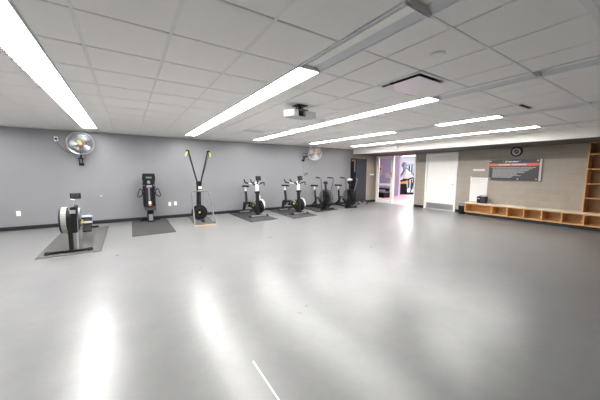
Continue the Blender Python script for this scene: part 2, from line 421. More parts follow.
def small(name, label, cat, loc, parts, group=None):
    t = thing(name, label, cat, loc, 0, group)
    for n, mb, mm in parts: obj(n, mb, mm, t)
    return t
small('smoke_detector', 'round white disc on the ceiling between the square diffuser and the heavy grid bar', 'detector', (2.36, 1.43, HC),
      [('base', MB().lathe((0, 0, 0), (0, 0, -1), [(.065, 0), (.065, .008), (.06, .010)], 24), white_pl),
       ('cover', MB().lathe((0, 0, 0), (0, 0, -1), [(.058, .010), (.055, .016), (.001, .018)], 24), white_pl)])
small('ceiling_vent', 'slim rectangular ceiling vent above the two middle exercise bikes', 'air vent', (2.85, 6.6, HC),
      [('frame', MB().bb(-.28, .28, -.16, -.13, -.008, 0).bb(-.28, .28, .13, .16, -.008, 0).bb(-.28, -.25, -.13, .13, -.008, 0).bb(.25, .28, -.13, .13, -.008, 0), grid_m),
       ('louvre', MB().bb(-.25, .25, -.13, .13, -.003, -.001).bb(-.25, .25, -.09, -.08, -.006, -.003).bb(-.25, .25, -.01, .01, -.006, -.003).bb(-.25, .25, .08, .09, -.006, -.003), trough_m)])
t = thing('slot_vent', 'ceiling slot vent with a black end, above the charcoal notice board', 'air vent', (5.30, 1.95, HC))
obj('face_panel', MB().bb(-.22, .22, -.21, .26, -.016, -.008), soffit_m, t)
obj('frame', MB().bb(-.24, .24, -.28, .28, -.006, 0), grid_m, t)
obj('dark_gap', MB().bb(-.20, .20, -.265, -.215, -.010, -.006), black_pl, t)
small('ceiling_speaker', 'small flat grey disc on the ceiling right of the projector', 'ceiling speaker', (3.33, 4.42, HC),
      [('grille', MB().lathe((0, 0, 0), (0, 0, -1), [(.11, 0), (.105, .006), (.001, .008)], 28), trough_m)])
small('sprinkler_plate', 'tiny pale disc on the ceiling at the far left', 'sprinkler', (-1.67, 6.88, HC),
      [('cover', MB().lathe((0, 0, 0), (0, 0, -1), [(.045, 0), (.042, .008), (.001, .010)], 20), white_pl)])
small('sprinkler_plate', 'tiny pale disc on the ceiling by the right edge, above the shelves', 'sprinkler', (6.75, 1.75, HC),
      [('cover', MB().lathe((0, 0, 0), (0, 0, -1), [(.06, 0), (.055, .008), (.001, .010)], 20), white_pl)])
small('emergency_light', 'small white box on the soffit face above the glass door', 'emergency light', (XS-.03, 6.85, 2.40),
      [('housing', MB().bb(-.10, .03, -.15, .15, -.06, .075), trim_white), ('lens', MB().bb(-.106, -.10, -.13, .13, -.04, .05), paper)])

# projector
t = thing('ceiling_projector', 'white projector hanging below the ceiling tiles', 'projector', (2.37, 3.68, HC), 0)
obj('body', MB().prism([(-.27, .05), (-.17, -.11), (.26, -.08), (.17, .14), (-.18, .13)], 'z', -.19, -.085), proj_m, t, .008)
obj('lit_side_face', MB().prism([(-.262, .030), (-.182, -.098), (-.186, -.101), (-.266, .027)], 'z', -.18, -.095), paper, t)  # white sheet paints the lamplit side; grey body carries the shaded front
m = MB().bb(-.09, .03, -.118, -.098, -.18, -.095)
f = obj('lens_panel', m, black_pl, t)
obj('lens', MB().lathe((-.045, -.118, -.138), (0, -1, 0), [(.03, 0), (.03, .012), (.024, .014), (.001, .008)], 20), lens_m, f)
obj('vent_grille', MB().bb(-.008, .024, -.124, -.118, -.17, -.105), grey_pl, f)
obj('ceiling_mount', MB().cyl((0, 0, -.085), (0, 0, 0), .03).bb(-.12, .12, -.06, .06, -.075, -.06).bb(-.09, .09, -.09, .09, -.012, 0).bar((-.10, .05, -.085), (-.05, 0, -.02), .015).bar((.1, .05, -.085), (.05, 0, -.02), .015), black_met, t)

# ------------------------------------------------------------ wall fans
def make_fan(label, loc, mount, tilt, yawz, blade_angle):
    """loc = cage centre; mount = point on the wall; everything local to the cage centre"""
    t = thing('wall_fan', label, 'fan', loc, 0, 'wall mounted fans')
    R3 = Matrix.Rotation(yawz, 3, 'Z') @ Matrix.Rotation(tilt, 3, 'X')
    ax = R3 @ Vector((0, -1, 0)); u = R3 @ Vector((1, 0, 0)); v = R3 @ Vector((0, 0, 1))
    R = .275; m = MB(); P = lambda a, r, d: ax*d+(u*math.cos(a)+v*math.sin(a))*r
    for dep, rr, th in ((0, R, .008), (.06, R*.97, .005), (-.06, R*.93, .004), (.085, R*.55, .003), (-.08, R*.5, .003)):
        m.tube([P(2*PI*k/40, rr, dep) for k in range(40)], th, 6, closed=True)
    for k in range(56):
        a = 2*PI*k/56
        m.tube([P(a+.25, .055, .095), P(a+.15, R*.5, .088), P(a+.03, R*.9, .068), P(a, R, 0)], .0019, 4, cap=False)
    for k in range(28):
        a = 2*PI*k/28
        m.tube([P(a, .06, -.09), P(a, R*.6, -.078), P(a, R, 0)], .0019, 4, cap=False)
    obj('cage', m, silver, t)
    m = MB()
    for k in range(3):
        a0 = blade_angle+2*PI*k/3; b = len(m.v); N = 7
        for i in range(N):
            rr = .05+(R*.86-.05)*i/(N-1); wd = .30+.42*math.sin(PI*min(1, i/(N-1)*.62+.15))
            for s, e in ((-1, -.028), (0, 0), (1, .028)):
                m.v.append(P(a0+s*wd*.9, rr, e)); 
        for i in range(N-1):
            for j in range(2): m.face([b+i*3+j, b+i*3+j+1, b+i*3+j+4, b+i*3+j+3], True)
    bl = obj('blades', m, alum, t)
    so = bl.modifiers.new('thick', 'SOLIDIFY'); so.thickness = .003
    obj('hub_badge', MB().lathe(ax*.088, ax, [(.046, 0), (.043, .012), (.03, .018), (.001, .019)], 24), orange, t)
    obj('motor', MB().lathe(ax*-.20, ax, [(.03, 0), (.07, .02), (.075, .12), (.05, .17)], 20), black_met, t)
    mt = Vector(mount)-Vector(loc)
    m = MB().bar(ax*-.14+Vector((0, 0, -.05)), Vector((mt.x, mt.y-.12, mt.z+.12)), .03)
    m.bar(Vector((mt.x-.035, mt.y-.12, mt.z+.13)), Vector((mt.x-.03, mt.y-.04, mt.z-.04)), .02).bar(Vector((mt.x+.035, mt.y-.12, mt.z+.13)), Vector((mt.x+.03, mt.y-.04, mt.z-.04)), .02)
    m.bar(Vector((mt.x-.06, mt.y-.12, mt.z+.13)), Vector((mt.x+.06, mt.y-.12, mt.z+.13)), .03)
    obj('bracket', m, black_met, t)
    obj('wall_plate', MB().box((mt.x, mt.y-.015, mt.z-.02), (.11, .03, .07)), black_met, t, .004)
    m = MB().tube([(mt.x+.03, mt.y-.10, mt.z+.1), (mt.x+.10, mt.y-.12, mt.z+.12), (mt.x+.11, mt.y-.1, mt.z+.22), (mt.x+.05, mt.y-.1, mt.z+.26), ax*-.16], .006, 6)
    m.tube([(mt.x-.03, mt.y-.10, mt.z+.1), (mt.x-.10, mt.y-.12, mt.z+.16), (mt.x-.09, mt.y-.1, mt.z+.26), ax*-.17], .006, 6)
    obj('power_cord', m, cord_m, t)
    return t
make_fan('silver caged wall fan with orange hub at far left, above the rowing machine', (-.93, 8.72, 2.14), (-.98, YB, 1.64), .10, 0, PI)
make_fan('silver caged wall fan with orange hub above the air bikes', (6.33, 8.72, 2.20), (6.02, YB, 1.93), .10, -.42, -PI*.45)
def cable(name, pts, label, r=.005, m=cord_m, cat='cord'):
    return tag(obj(name, MB().tube(pts, r, 6), m), label, cat)
cable('electric_cord', [(-1.44, YB-.03, 2.22), (-1.42, YB-.02, 2.13), (-1.34, YB-.012, 2.0), (-1.22, YB-.012, 1.92), (-1.08, YB-.012, 1.90), (-1.0, YB-.03, 1.92), (-.96, YB-.16, 1.96)],
      'thin dark cord curving from the high outlet to the left wall fan')
cable('electric_cord', [(6.05, YB-.1, 1.90), (6.05, YB-.02, 1.80), (6.05, YB-.01, 1.2), (6.04, YB-.02, 1.08), (6.09, YB-.03, .97), (6.2, YB-.03, .99), (6.28, YB-.02, 1.15), (6.28, YB-.01, 1.5), (6.27, YB-.10, 2.0)],
      'dangling looped cord below the fan above the air bikes', .006, cord_l)
t = thing('cord_coil', 'small dark coil of wire hanging on the grey wall below the right-hand fan', 'cord', (6.12, YB-.02, 1.36))
obj('coil', MB().ring((0, 0, 0), (0, 1, 0), .05, .006, 18, 6).ring((.01, -.004, -.02), (0, 1, .1), .045, .006, 18, 6), cord_m, t)
obj('plug', MB().box((.10, 0, .02), (.03, .03, .06)), black_pl, t)

def outlet(label, x, z, kind):
    t = thing('wall_outlet', label, 'outlet', (x, YB, z))
    obj('cover_plate', MB().box((0, -.004, 0), (.075, .008, .12)), white_pl, t, .002)
    if kind == 's': obj('socket', MB().box((0, -.010, 0), (.034, .005, .075)), paper, t)
    if kind == 'p': obj('plug', MB().box((0, -.02, .0), (.04, .03, .05)), black_pl, t)
    if kind == 'b': obj('socket', MB().box((0, -.010, 0), (.03, .005, .06)), soffit_m, t)
    return t
outlet('white outlet plate high on the grey wall left of the left fan', -1.45, 2.25, 'p')
outlet('white outlet low on the grey wall at the far left', -2.26, .41, 's')
outlet('beige switch plate low on the wall, left of a pair by the ski machine', 1.08, .44, 'b')
outlet('white switch plate low on the wall, right of a pair by the ski machine', 1.24, .45, 's')
small('thermostat', 'tiny pale sensor dot on the grey wall behind the rowing machine', 'sensor', (-.62, YB, .77), [('cover', MB().box((0, -.006, 0), (.03, .012, .03)), proj_m)])

# ------------------------------------------------------------ mats
def floor_mat(label, pts, m=mat_rub, h=.014):
    o = obj('rubber_floor_mat', MB().prism(pts, 'z', 0.0, h), m, None, .003)
    return tag(o, label, 'mat', 'rubber mats under the machines')
floor_mat('grey rubber mat under the rowing machine', [(-1.34, 5.93), (-.46, 5.95), (-.46, 8.55), (-1.36, 8.6)], mat_rub2)
floor_mat('dark rubber mat in front of the black upright machine', [(.03, 6.9), (.93, 6.93), (.96, 8.95), (.06, 8.95)])
floor_mat('dark rubber mat under the white-posted exercise bike further left', [(2.95, 7.12), (3.85, 7.22), (3.83, 9.05), (2.9, 9.05)])
floor_mat('dark rubber mat under the second exercise bike from the left', [(4.3, 7.0), (5.33, 7.15), (5.4, 9.05), (4.45, 9.05)])
floor_mat('dark rubber mat under the air bike below the right fan', [(5.75, 7.7), (6.85, 7.85), (6.95, 9.05), (5.9, 9.05)])

# ------------------------------------------------------------ rowing machine (origin front foot, +y to the wall)
t = thing('rowing_machine', 'black rowing machine with caged flywheel on a grey mat', 'rowing machine', (-.92, 6.08, .014))
m = MB().bar((-.31, 0, .028), (.31, 0, .028), .05, .035, (0, 0, 1))
obj('front_foot', m, black_met, t, .004)
for s in (-1, 1): obj('foot_pad', MB().lathe((s*.29, 0, 0), (0, 0, 1), [(.045, 0), (.045, .03), (.03, .06), (.001, .065)], 16), black_rub, t)
for s in (-1, 1): 
    obj('front_leg', MB().bar((s*.045-.01, .01, .04), (s*.05-.01, .10, .62), .065 if s < 0 else .025, .03, (0, 1, 0)), black_met if s < 0 else rail_grey, t)
fl = MB(); FC = (-.12, .33, .54); AX = (1, 0, 0)
fl.lathe((FC[0]-.10, FC[1], FC[2]), AX, [(.09, 0), (.205, .0), (.227, .018), (.231, .05), (.231, .13), (.227, .16), (.205, .178), (.09, .18)], 40)
f = obj('flywheel_housing', fl, black_pl, t)
m = MB().tube([(FC[0]-.03, FC[1]+math.cos(a)*.268, FC[2]+math.sin(a)*.268) for a in [2*PI*k/40 for k in range(40)]], .004, 6, closed=True)
m = MB(); R = .237; n = 44
for k in range(n):                                       # perforated pale band around the drum
    a, b = 2*PI*k/n, 2*PI*(k+.82)/n; i = len(m.v)
    for ang in (a, b):
        for xx in (-.07, .005):
            for rr in (.227, R): m.v.append(Vector((FC[0]+xx, FC[1]+math.cos(ang)*rr, FC[2]+math.sin(ang)*rr)))
    for q in ((0, 1, 3, 2), (4, 6, 7, 5), (0, 4, 5, 1), (2, 3, 7, 6), (0, 2, 6, 4), (1, 5, 7, 3)): m.face([i+x for x in q])
obj('perforated_band', m, band_grey, f)
obj('guard_ring', MB().ring((FC[0]-.085, FC[1], FC[2]), AX, .233, .012, 36).ring((FC[0]+.065, FC[1], FC[2]), AX, .233, .012, 36), black_met, f)
obj('hub_cap', MB().lathe((FC[0]-.10, FC[1], FC[2]), (-1, 0, 0), [(.09, 0), (.085, .015), (.03, .02), (.001, .021)], 24), grey_pl, f)
obj('chain_box', MB().prism([(.02, .34), (.02, .80), (.26, .82), (.46, .60), (.46, .40), (.30, .34)], 'x', -.04, .045), black_pl, t, .01)
obj('front_badge', MB().box((0, .0, .72), (.085, .02, .06)), alum, t, .004)
obj('side_disc', MB().lathe((.06, .17, .66), (1, 0, 0), [(.11, 0), (.105, .03), (.06, .035), (.001, .036)], 28), grey_pl, t)
obj('monorail', MB().bar((.0, .42, .37), (0, 2.35, .35), .045, .065, (0, 0, 1)), rail_grey, t, .004)
obj('rear_leg', MB().bar((0, 2.30, .36), (0, 2.38, .04), .05, .03).bar((-.17, 2.38, .03), (.17, 2.38, .03), .04), black_met, t, .004)
s_ = obj('seat', MB().prism([(1.00, .44), (1.28, .43), (1.30, .465), (1.25, .485), (1.14, .47), (1.03, .488), (.99, .47)], 'x', -.17, .17), blue_grey, t, .012)
obj('seat_carriage', MB().box((0, 1.14, .41), (.13, .20, .05)), black_pl, s_, .004)
for s in (-1, 1):
    fr = obj('footrest', MB().prism([(.56, .26), (.60, .23), (.82, .44), (.79, .47)], 'x', s*.05 if s > 0 else -.19, .19 if s > 0 else -.05), black_pl, t, .006)
    obj('strap', MB().bar((s*.03, .70, .40), (s*.20, .70, .40), .05, .045, (0, -.6, .7)), grey_pl, fr, .004)
obj('pull_handle', MB().tube([(-.20, .66, .50), (-.10, .62, .51), (.10, .62, .51), (.20, .66, .50)], .016, 8), black_pl, t)
obj('yellow_clip', MB().box((.07, .45, .47), (.02, .06, .06)), yellow, t)
for ch in list(t.children):
    if ch.name.split('.')[0] not in ('front_foot', 'foot_pad'): ch.location.x = .085
arm = obj('monitor_arm', MB().bar((.05, .06, .74), (.10, .02, .94), .055, .03, (0, 1, 0)), alum, t, .006)
mo = obj('monitor', MB().box((.145, -.01, 1.0), (.15, .04, .10), (.15, 0, .05)), black_pl, t, .012)
obj('screen', MB().box((.145, -.032, 1.005), (.11, .006, .06), (.15, 0, .05)), dim_screen, mo)

# ------------------------------------------------------------ black upright machine (tower with handles)
t = thing('upright_trainer', 'tall black upright exercise machine with side handles and a purple accent', 'exercise machine', (.515, 8.80, 0)); t.scale = (.80, 1, 1)
obj('base_frame', MB().bar((-.31, .22, .03), (.33, .22, .03), .05).bar((-.28, .22, .03), (-.10, .05, .10), .04).bar((.28, .22, .03), (.10, .05, .10), .04), black_met, t, .004)
obj('base_post', MB().box((.0, .0, .16), (.20, .20, .28)), black_met, t, .006)
obj('foot_plate', MB().box((.01, -.12, .12), (.13, .03, .20)), alum, t, .004)
obj('foot_pedal', MB().box((.01, -.125, .03), (.20, .16, .025)), black_pl, t, .006)
obj('seat', MB().prism([(-.30, .36), (.06, .36), (.06, .42), (-.28, .41)], 'x', -.165, .185), char_m, t, .015)
obj('seat_support', MB().box((.01, -.05, .31), (.20, .14, .09)), black_met, t, .004)
obj('red_knob', MB().cyl((.01, -.11, .49), (.01, -.09, .49), .03, 14), orange, t)
for s in (-1, 1): obj('side_shroud', MB().prism([(-.10, .44), (.18, .44), (.18, 1.14), (-.02, 1.14), (-.10, .95)], 'x', s*.10 if s > 0 else -.19, .19 if s > 0 else -.10), black_pl, t, .02)
obj('centre_column', MB().box((0, .06, .80), (.20, .14, .95)), char_m, t, .006)
obj('cable_strip', MB().box((.0, -.025, .80), (.055, .02, .36)), silver, t, .004)
obj('lower_strip', MB().box((.01, -.025, .55), (.09, .02, .10)), white_pl, t, .004)
obj('neck_bar', MB().bar((-.07, .06, 1.1), (-.07, .06, 1.30), .05).bar((.07, .06, 1.1), (.07, .06, 1.30), .05), black_met, t)
h = obj('console', MB().prism([(-.20, 1.24), (-.18, 1.385), (.20, 1.385), (.22, 1.24), (.17, 1.05), (.08, 1.0), (-.06, 1.0), (-.15, 1.05)], 'y', -.06, .04), black_pl, t, .015)
obj('screen', MB().box((.01, -.064, 1.27), (.18, .01, .05)), teal_screen, h, .003)
obj('knob', MB().cyl((.0, -.06, 1.14), (.0, -.085, 1.14), .05, 18), grey_pl, h)
obj('chest_pad', MB().box((.01, -.08, 1.02), (.17, .05, .07)), blue_grey, t, .015)
for s in (-1, 1):
    obj('accent', MB().box((s*.20, -.02, 1.0), (.035, .10, .05)).box((s*.17, -.08, .88), (.04, .04, .03)), purple, t, .006)
    obj('yellow_button', MB().box((s*.15, -.085, 1.05), (.02, .02, .02)), yellow, t)
    obj('handle', MB().tube([(s*.18, 0, .88), (s*.27, -.05, .96), (s*.30, -.06, .93), (s*.35, -.07, .80), (s*.36, -.07, .74), (s*.33, -.07, .72), (s*.24, -.04, .76), (s*.19, 0, .80)], .015, 8), black_met, t)
    obj('arm_joint', MB().lathe((s*.19, 0, .86), (s, 0, 0), [(.06, 0), (.055, .03), (.001, .032)], 18), black_pl, t)

# ------------------------------------------------------------ ski machine with V arms
t = thing('ski_machine', 'ski trainer with two tall arms in a V and yellow grips, on a wood-edged platform', 'exercise machine', (1.76, 7.30, 0))
pl = obj('platform', MB().prism([(-.33, 0), (.24, -.02), (.34, 1.42), (-.24, 1.52)], 'z', 0, .035), skirt, t, .003)
obj('platform_top', MB().prism([(-.315, .02), (.225, .0), (.325, 1.40), (-.225, 1.50)], 'z', .0352, .042), mat_rub2, pl)
fr = MB().tube([(-.31, .06, .04), (-.27, .40, .45), (-.25, .66, .80), (-.235, .70, .86), (-.20, .72, .885), (.18, .72, .885), (.215, .70, .86), (.225, .66, .80), (.23, .40, .45), (.22, .05, .04)], .019, 10)
obj('hoop_frame', fr, hoop_m, t)
obj('base_bar', MB().bar((-.02, .35, .06), (.02, 1.30, .06), .07, .04, (0, 0, 1)), black_met, t, .004)
DC = Vector((-.04, .74, .28)); axd = Vector((-.15, -1, 0)).normalized()
dh = obj('fan_housing', MB().lathe(DC-axd*.05, axd, [(.10, 0), (.195, .0), (.213, .02), (.213, .09), (.195, .11), (.15, .118), (.10, .115), (.06, .13), (.001, .132)], 44), black_pl, t)
m = MB(); uu, vv = basis(axd)
for k in range(36):
    a = 2*PI*k/36; m.tube([DC+axd*.075+(uu*math.cos(a)+vv*math.sin(a))*.10, DC+axd*.075+(uu*math.cos(a+.2)+vv*math.sin(a+.2))*.175], .0035, 4)
obj('fan_grille', m, char_m, dh)
obj('outer_ring', MB().ring(DC+axd*.05, axd, .207, .012, 40), black_met, dh)
obj('hub_badge', MB().lathe(DC+axd*.08, axd, [(.028, 0), (.025, .006), (.001, .007)], 20), yellow, dh)
obj('main_column', MB().bar((-.03, .86, .05), (-.01, .86, 1.06), .12, .08, (0, 1, 0)), black_met, t, .01)
obj('column_stripe', MB().bar((0, .80, .55), (0, .80, .84), .03, .012, (0, 1, 0)), char_m, t)
mo = obj('monitor', MB().box((0, .76, .98), (.12, .05, .11), (-.2, 0, 0)), char_m, t, .01)
obj('screen', MB().box((0, .728, .985), (.09, .006, .07), (-.2, 0, 0)), print_white, mo)
obj('lime_sticker', MB().box((0, .81, .90), (.08, .02, .03)), lime, t)
obj('arm_hub', MB().lathe((0, .90, 1.10), (0, -1, 0), [(.07, 0), (.07, .10), (.001, .102)], 20), black_pl, t)
for s in (-1, 1):
    a = obj('swing_arm', MB().bar((s*.03, .85, 1.05), (s*.265, .82, 2.02), .035, .055, (0, 1, 0)), black_met, t, .006)
    obj('arm_tip', MB().bar((s*.24, .82, 2.02), (s*.32, .81, 2.03), .05), black_pl, a, .006)
    obj('grip', MB().tube([(s*.30, .79, 2.0), (s*.325, .78, 1.96), (s*.34-.02, .78, 1.88)], .018, 8), lime, a)
    obj('pull_cord', MB().tube([(s*.30, .79, 1.98), (s*.14, .79, 1.45), (s*.03, .80, 1.08)], .005, 5), black_pl, a)

# ------------------------------------------------------------ spin bikes with white posts
def spin_bike(label, loc, rotz):
    t = thing('exercise_bike', label, 'exercise bike', loc, rotz, 'white-posted exercise bikes')
    obj('front_foot', MB().bar((-.31, 0, .035), (.31, 0, .035), .07, .035, (0, 0, 1)), grey_pl, t, .006)
    obj('rear_foot', MB().bar((-.22, 1.10, .035), (.22, 1.10, .035), .06, .035, (0, 0, 1)), grey_pl, t, .006)
    for s in (-1, 1): obj('foot_cap', MB().box((s*.30, 0, .03), (.06, .09, .06)), black_rub, t, .01)
    for s in (-1, 1): obj('rear_foot_cap', MB().box((s*.21, 1.10, .03), (.05, .08, .06)), black_rub, t, .01)
    obj('main_frame', MB().prism([(.0, .04), (.10, .04), (.45, .24), (1.05, .26), (1.14, .05), (1.18, .06), (1.12, .36), (.95, .42), (.45, .40), (.10, .30)], 'x', -.04, .04), black_met, t, .01)
    obj('upright', MB().bar((0, .02, .05), (0, .10, .82), .09, .10, (0, 1, 0)), black_met, t, .012)
    obj('handle_post', MB().bar((0, .10, .76), (0, .13, 1.03), .095, .07, (0, 1, 0)), white_pl, t, .01)
    obj('post_collar', MB().bar((0, .095, .76), (0, .103, .81), .125, .11, (0, 1, 0)), black_pl, t, .008)
    obj('adjust_knob', MB().cyl((0, .02, .78), (0, -.04, .78), .022, 12), black_pl, t)
    st = obj('seat_tube', MB().bar((0, .90, .36), (0, .98, .76), .065, .07, (0, 1, 0)), black_met, t, .008)
    obj('seat_post', MB().bar((0, .98, .74), (0, 1.0, .91), .055, .055, (0, 1, 0)), white_pl, t, .006)
    obj('saddle', MB().prism([(-.035, .74), (.035, .74), (.05, .86), (.105, .95), (.10, 1.08), (-.10, 1.08), (-.105, .95), (-.05, .86)], 'z', .915, .965), black_pl, t, .016)
    obj('flywheel_housing', MB().lathe((.075, .18, .30), (1, 0, 0), [(.09, 0), (.195, 0), (.212, .02), (.212, .10), (.195, .12), (.09, .12)], 40), black_pl, t)
    obj('flywheel_cover', MB().tube([(.195, .18+math.cos(PI*k/16-1.0)*.175, .33+math.sin(PI*k/16-1.0)*.185) for k in range(24)], .032, 8), white_pl, t)
    obj('water_bottle_cage', MB().bar((.12, .22, .50), (.12, .22, .66), .09, .05), white_pl, t)
    obj('crank_disc', MB().lathe((-.07, .62, .34), (1, 0, 0), [(.08, 0), (.085, .01), (.085, .13), (.08, .14)], 24), black_pl, t)
    for s in (-1, 1):
        cr = obj('crank', MB().bar((s*.08, .62, .34), (s*.09, .62-s*.14, .34+s*.09), .025), alum, t)
        obj('pedal', MB().box((s*.15, .62-s*.14, .34+s*.09), (.10, .09, .03)), black_pl, cr, .006)
    obj('yellow_decal', MB().box((-.042, .32, .33), (.006, .09, .05)).box((-.042, .55, .34), (.006, .05, .035)).box((.01, .93, .45), (.068, .03, .03)), yellow, t)
    hb = obj('handlebar', MB().tube([(-.17, -.06, 1.00), (-.19, -.02, 1.10), (-.17, .10, 1.08), (-.12, .16, 1.04), (.12, .16, 1.04), (.17, .10, 1.08), (.19, -.02, 1.10), (.17, -.06, 1.00)], .016, 8), black_pl, t)
    obj('inner_grip', MB().tube([(-.11, .48, 1.05), (-.12, .74, 1.07), (-.12, .80, 1.13), (-.12, .83, 1.17)], .022, 8).tube([(.11, .48, 1.05), (.12, .74, 1.07), (.12, .80, 1.13), (.12, .83, 1.17)], .022, 8), black_pl, hb)
    obj('head_bracket', MB().bar((0, .13, 1.02), (0, .22, 1.07), .10, .05), white_pl, t, .008)
    obj('extension_bar', MB().tube([(-.11, .50, 1.055), (-.11, .17, 1.05), (.11, .17, 1.05), (.11, .50, 1.055)], .017, 8), white_pl, t)
    obj('monitor_arm', MB().bar((0, .10, 1.05), (0, .03, 1.19), .035), black_met, t)
    mo = obj('monitor', MB().box((0, .01, 1.23), (.17, .05, .14), (-.25, 0, 0)), black_pl, t, .012)
    obj('screen', MB().box((0, .042, 1.24), (.12, .006, .09), (-.25, 0, 0)), screen_m, mo)
    return t
b0 = spin_bike('white-posted exercise bike left of its twin, on its own mat', (3.50, 7.84, .014), math.radians(3))
dup(b0, (4.93, 7.62, .014), math.radians(2), 'white-posted exercise bike right of its twin, next to the air bikes')

# ------------------------------------------------------------ air bikes with fan wheels
def air_bike(label, loc, rotz):
    t = thing('air_bike', label, 'air bike', loc, rotz, 'air bikes with caged fan wheels')
    obj('front_foot', MB().bar((-.26, -.10, .035), (.26, -.10, .035), .06, .04, (0, 0, 1)), black_met, t, .006)
    obj('rear_foot', MB().bar((-.24, .98, .035), (.24, .98, .035), .06, .04, (0, 0, 1)), black_met, t, .006)
    for s in (-1, 1): obj('foot_cap', MB().box((s*.26, -.10, .035), (.05, .09, .07)), black_rub, t, .01)
    obj('main_frame', MB().bar((0, -.08, .05), (0, 1.0, .05), .06, .05, (0, 0, 1)).bar((0, .10, .05), (0, .50, .40), .06).bar((0, .95, .05), (0, .55, .36), .05).bar((0, .0, .10), (0, .0, .86), .05), black_met, t, .004)
    f = obj('fan_drum', MB().lathe((-.07, 0, .43), (1, 0, 0), [(.001, 0), (.10, 0), (.10, .14), (.001, .14)], 24), black_pl, t)
    m = MB()
    for x, R in ((-.10, .30), (-.07, .335), (.07, .335), (.10, .30), (-.105, .17), (.105, .17), (0, .345)): m.ring((x, 0, .43), (1, 0, 0), R, .008, 40, 6)
    for k in range(48):
        a = 2*PI*k/48; c, s = math.cos(a), math.sin(a)
        m.tube([(-.11, c*.09, .43+s*.09), (-.105, c*.25, .43+s*.25), (-.07, c*.335, .43+s*.335), (0, c*.345, .43+s*.345), (.07, c*.335, .43+s*.335), (.105, c*.25, .43+s*.25), (.11, c*.09, .43+s*.09)], .0028, 4)
    obj('wire_cage', m, black_met, t)
    m = MB()
    for k in range(18):
        a = 2*PI*k/18; m.box((0, math.cos(a)*.19, .43+math.sin(a)*.19), (.11, .22, .006), (a, 0, 0)) if False else m.bar((0, math.cos(a)*.09, .43+math.sin(a)*.09), (0, math.cos(a)*.31, .43+math.sin(a)*.31), .10, .008, (0, -math.sin(a), math.cos(a)))
    obj('fan_blades', m, black_pl, f)
    obj('hub_cap', MB().lathe((-.11, 0, .43), (-1, 0, 0), [(.085, 0), (.08, .012), (.001, .015)], 20).lathe((.11, 0, .43), (1, 0, 0), [(.085, 0), (.08, .012), (.001, .015)], 20), char_m, f)
    obj('seat_post', MB().bar((0, .66, .12), (0, .76, .74), .055, .06, (0, 1, 0)), black_met, t, .006)
    obj('seat_slider', MB().bar((0, .75, .68), (0, .78, .86), .06, .045, (0, 1, 0)), white_pl, t, .006)
    obj('saddle', MB().prism([(-.04, .56), (.04, .56), (.055, .68), (.12, .76), (.12, .90), (-.12, .90), (-.12, .76), (-.055, .68)], 'z', .86, .92), black_pl, t, .018)
    for s in (-1, 1):
        cr = obj('crank', MB().bar((s*.12, .40, .32), (s*.13, .40+s*.12, .32-s*.12), .025), alum, t)
        obj('pedal', MB().box((s*.19, .40+s*.12, .32-s*.12), (.10, .09, .03)), black_pl, cr, .006)
        ar = obj('swing_arm', MB().tube([(s*.17, .0, .30), (s*.19, -.03, .62), (s*.26, -.08, .96), (s*.30, -.09, 1.17), (s*.30, -.04, 1.21)], .02, 8), hoop_m, t)
        obj('grip', MB().tube([(s*.30, -.05, 1.205), (s*.29, .10, 1.22), (s*.28, .27, 1.22)], .022, 8), black_pl, ar)
        obj('foot_peg', MB().cyl((s*.10, -.02, .18), (s*.24, -.02, .18), .02, 10), black_met, t)
    obj('console_post', MB().bar((0, .0, .80), (0, .02, .98), .05), black_met, t)
    mo = obj('console', MB().box((0, .02, 1.03), (.17, .06, .10), (-.5, 0, 0)), black_pl, t, .014)
    obj('screen', MB().box((0, .052, 1.05), (.12, .008, .06), (-.5, 0, 0)), screen_m, mo)
    return t
a0 = air_bike('air bike with caged fan wheel, the one directly below the wall fan', (6.38, 8.05, .014), math.radians(-2))
a1 = dup(a0, (7.62, 8.05, 0), math.radians(-4), 'air bike with caged fan wheel, the one beside the tall dark cabinet')
# towel over the right air bike's console
t = thing('crumpled_cloth', 'small crumpled white and grey cloth on the console of the air bike by the cabinet', 'cloth', (7.62, 8.05, 1.08))
m = MB(); b = len(m.v); N = 9
for i in range(N):
    for j in range(N):
        x, y = (i/(N-1)-.5)*.17, (j/(N-1)-.5)*.14
        m.v.append(Vector((x, y, .05+.05*math.sin(i*1.9+j)*math.cos(j*2.3)+.04*math.exp(-(x*x+y*y)*60)-abs(x)*.25)))
for i in range(N-1):
    for j in range(N-1): m.face([b+i*N+j, b+(i+1)*N+j, b+(i+1)*N+j+1, b+i*N+j+1], True)
o = obj('cloth', m, white_pl, t); so = o.modifiers.new('thick', 'SOLIDIFY'); so.thickness = .012

# ------------------------------------------------------------ tall dark cabinet in the corner
t = thing('folded_table', 'tall charcoal folded panel unit on wheeled feet in the corner beyond the bikes', 'folded table', (8.95, 8.88, 0), 0)
obj('front_panel', MB().bb(-.33, .36, -.13, -.03, .12, 2.05), char_m, t, .012)
obj('rear_panel', MB().bb(-.33, .36, .05, .14, .12, 2.05), char_m, t, .012)
obj('black_edge', MB().bb(-.345, -.31, -.15, .16, .10, 2.07), black_pl, t, .01)
obj('edge_strip', MB().bb(-.352, -.345, -.12, -.04, 1.45, 2.02), char2_m, t)
obj('orange_latch', MB().bb(-.358, -.345, .02, .09, 1.95, 2.01), orange, t)
obj('centre_frame', MB().bb(-.28, .32, -.03, .05, .20, 1.95), black_met, t)
obj('side_tab', MB().bb(.36, .385, -.10, .10, .60, 1.55), black_pl, t, .006)
obj('lifting_loop', MB().tube([(.15, -.08, 2.04), (.15, -.08, 2.12), (.19, -.08, 2.14), (.23, -.08, 2.12), (.23, -.08, 2.04)], .01, 6), alum, t)
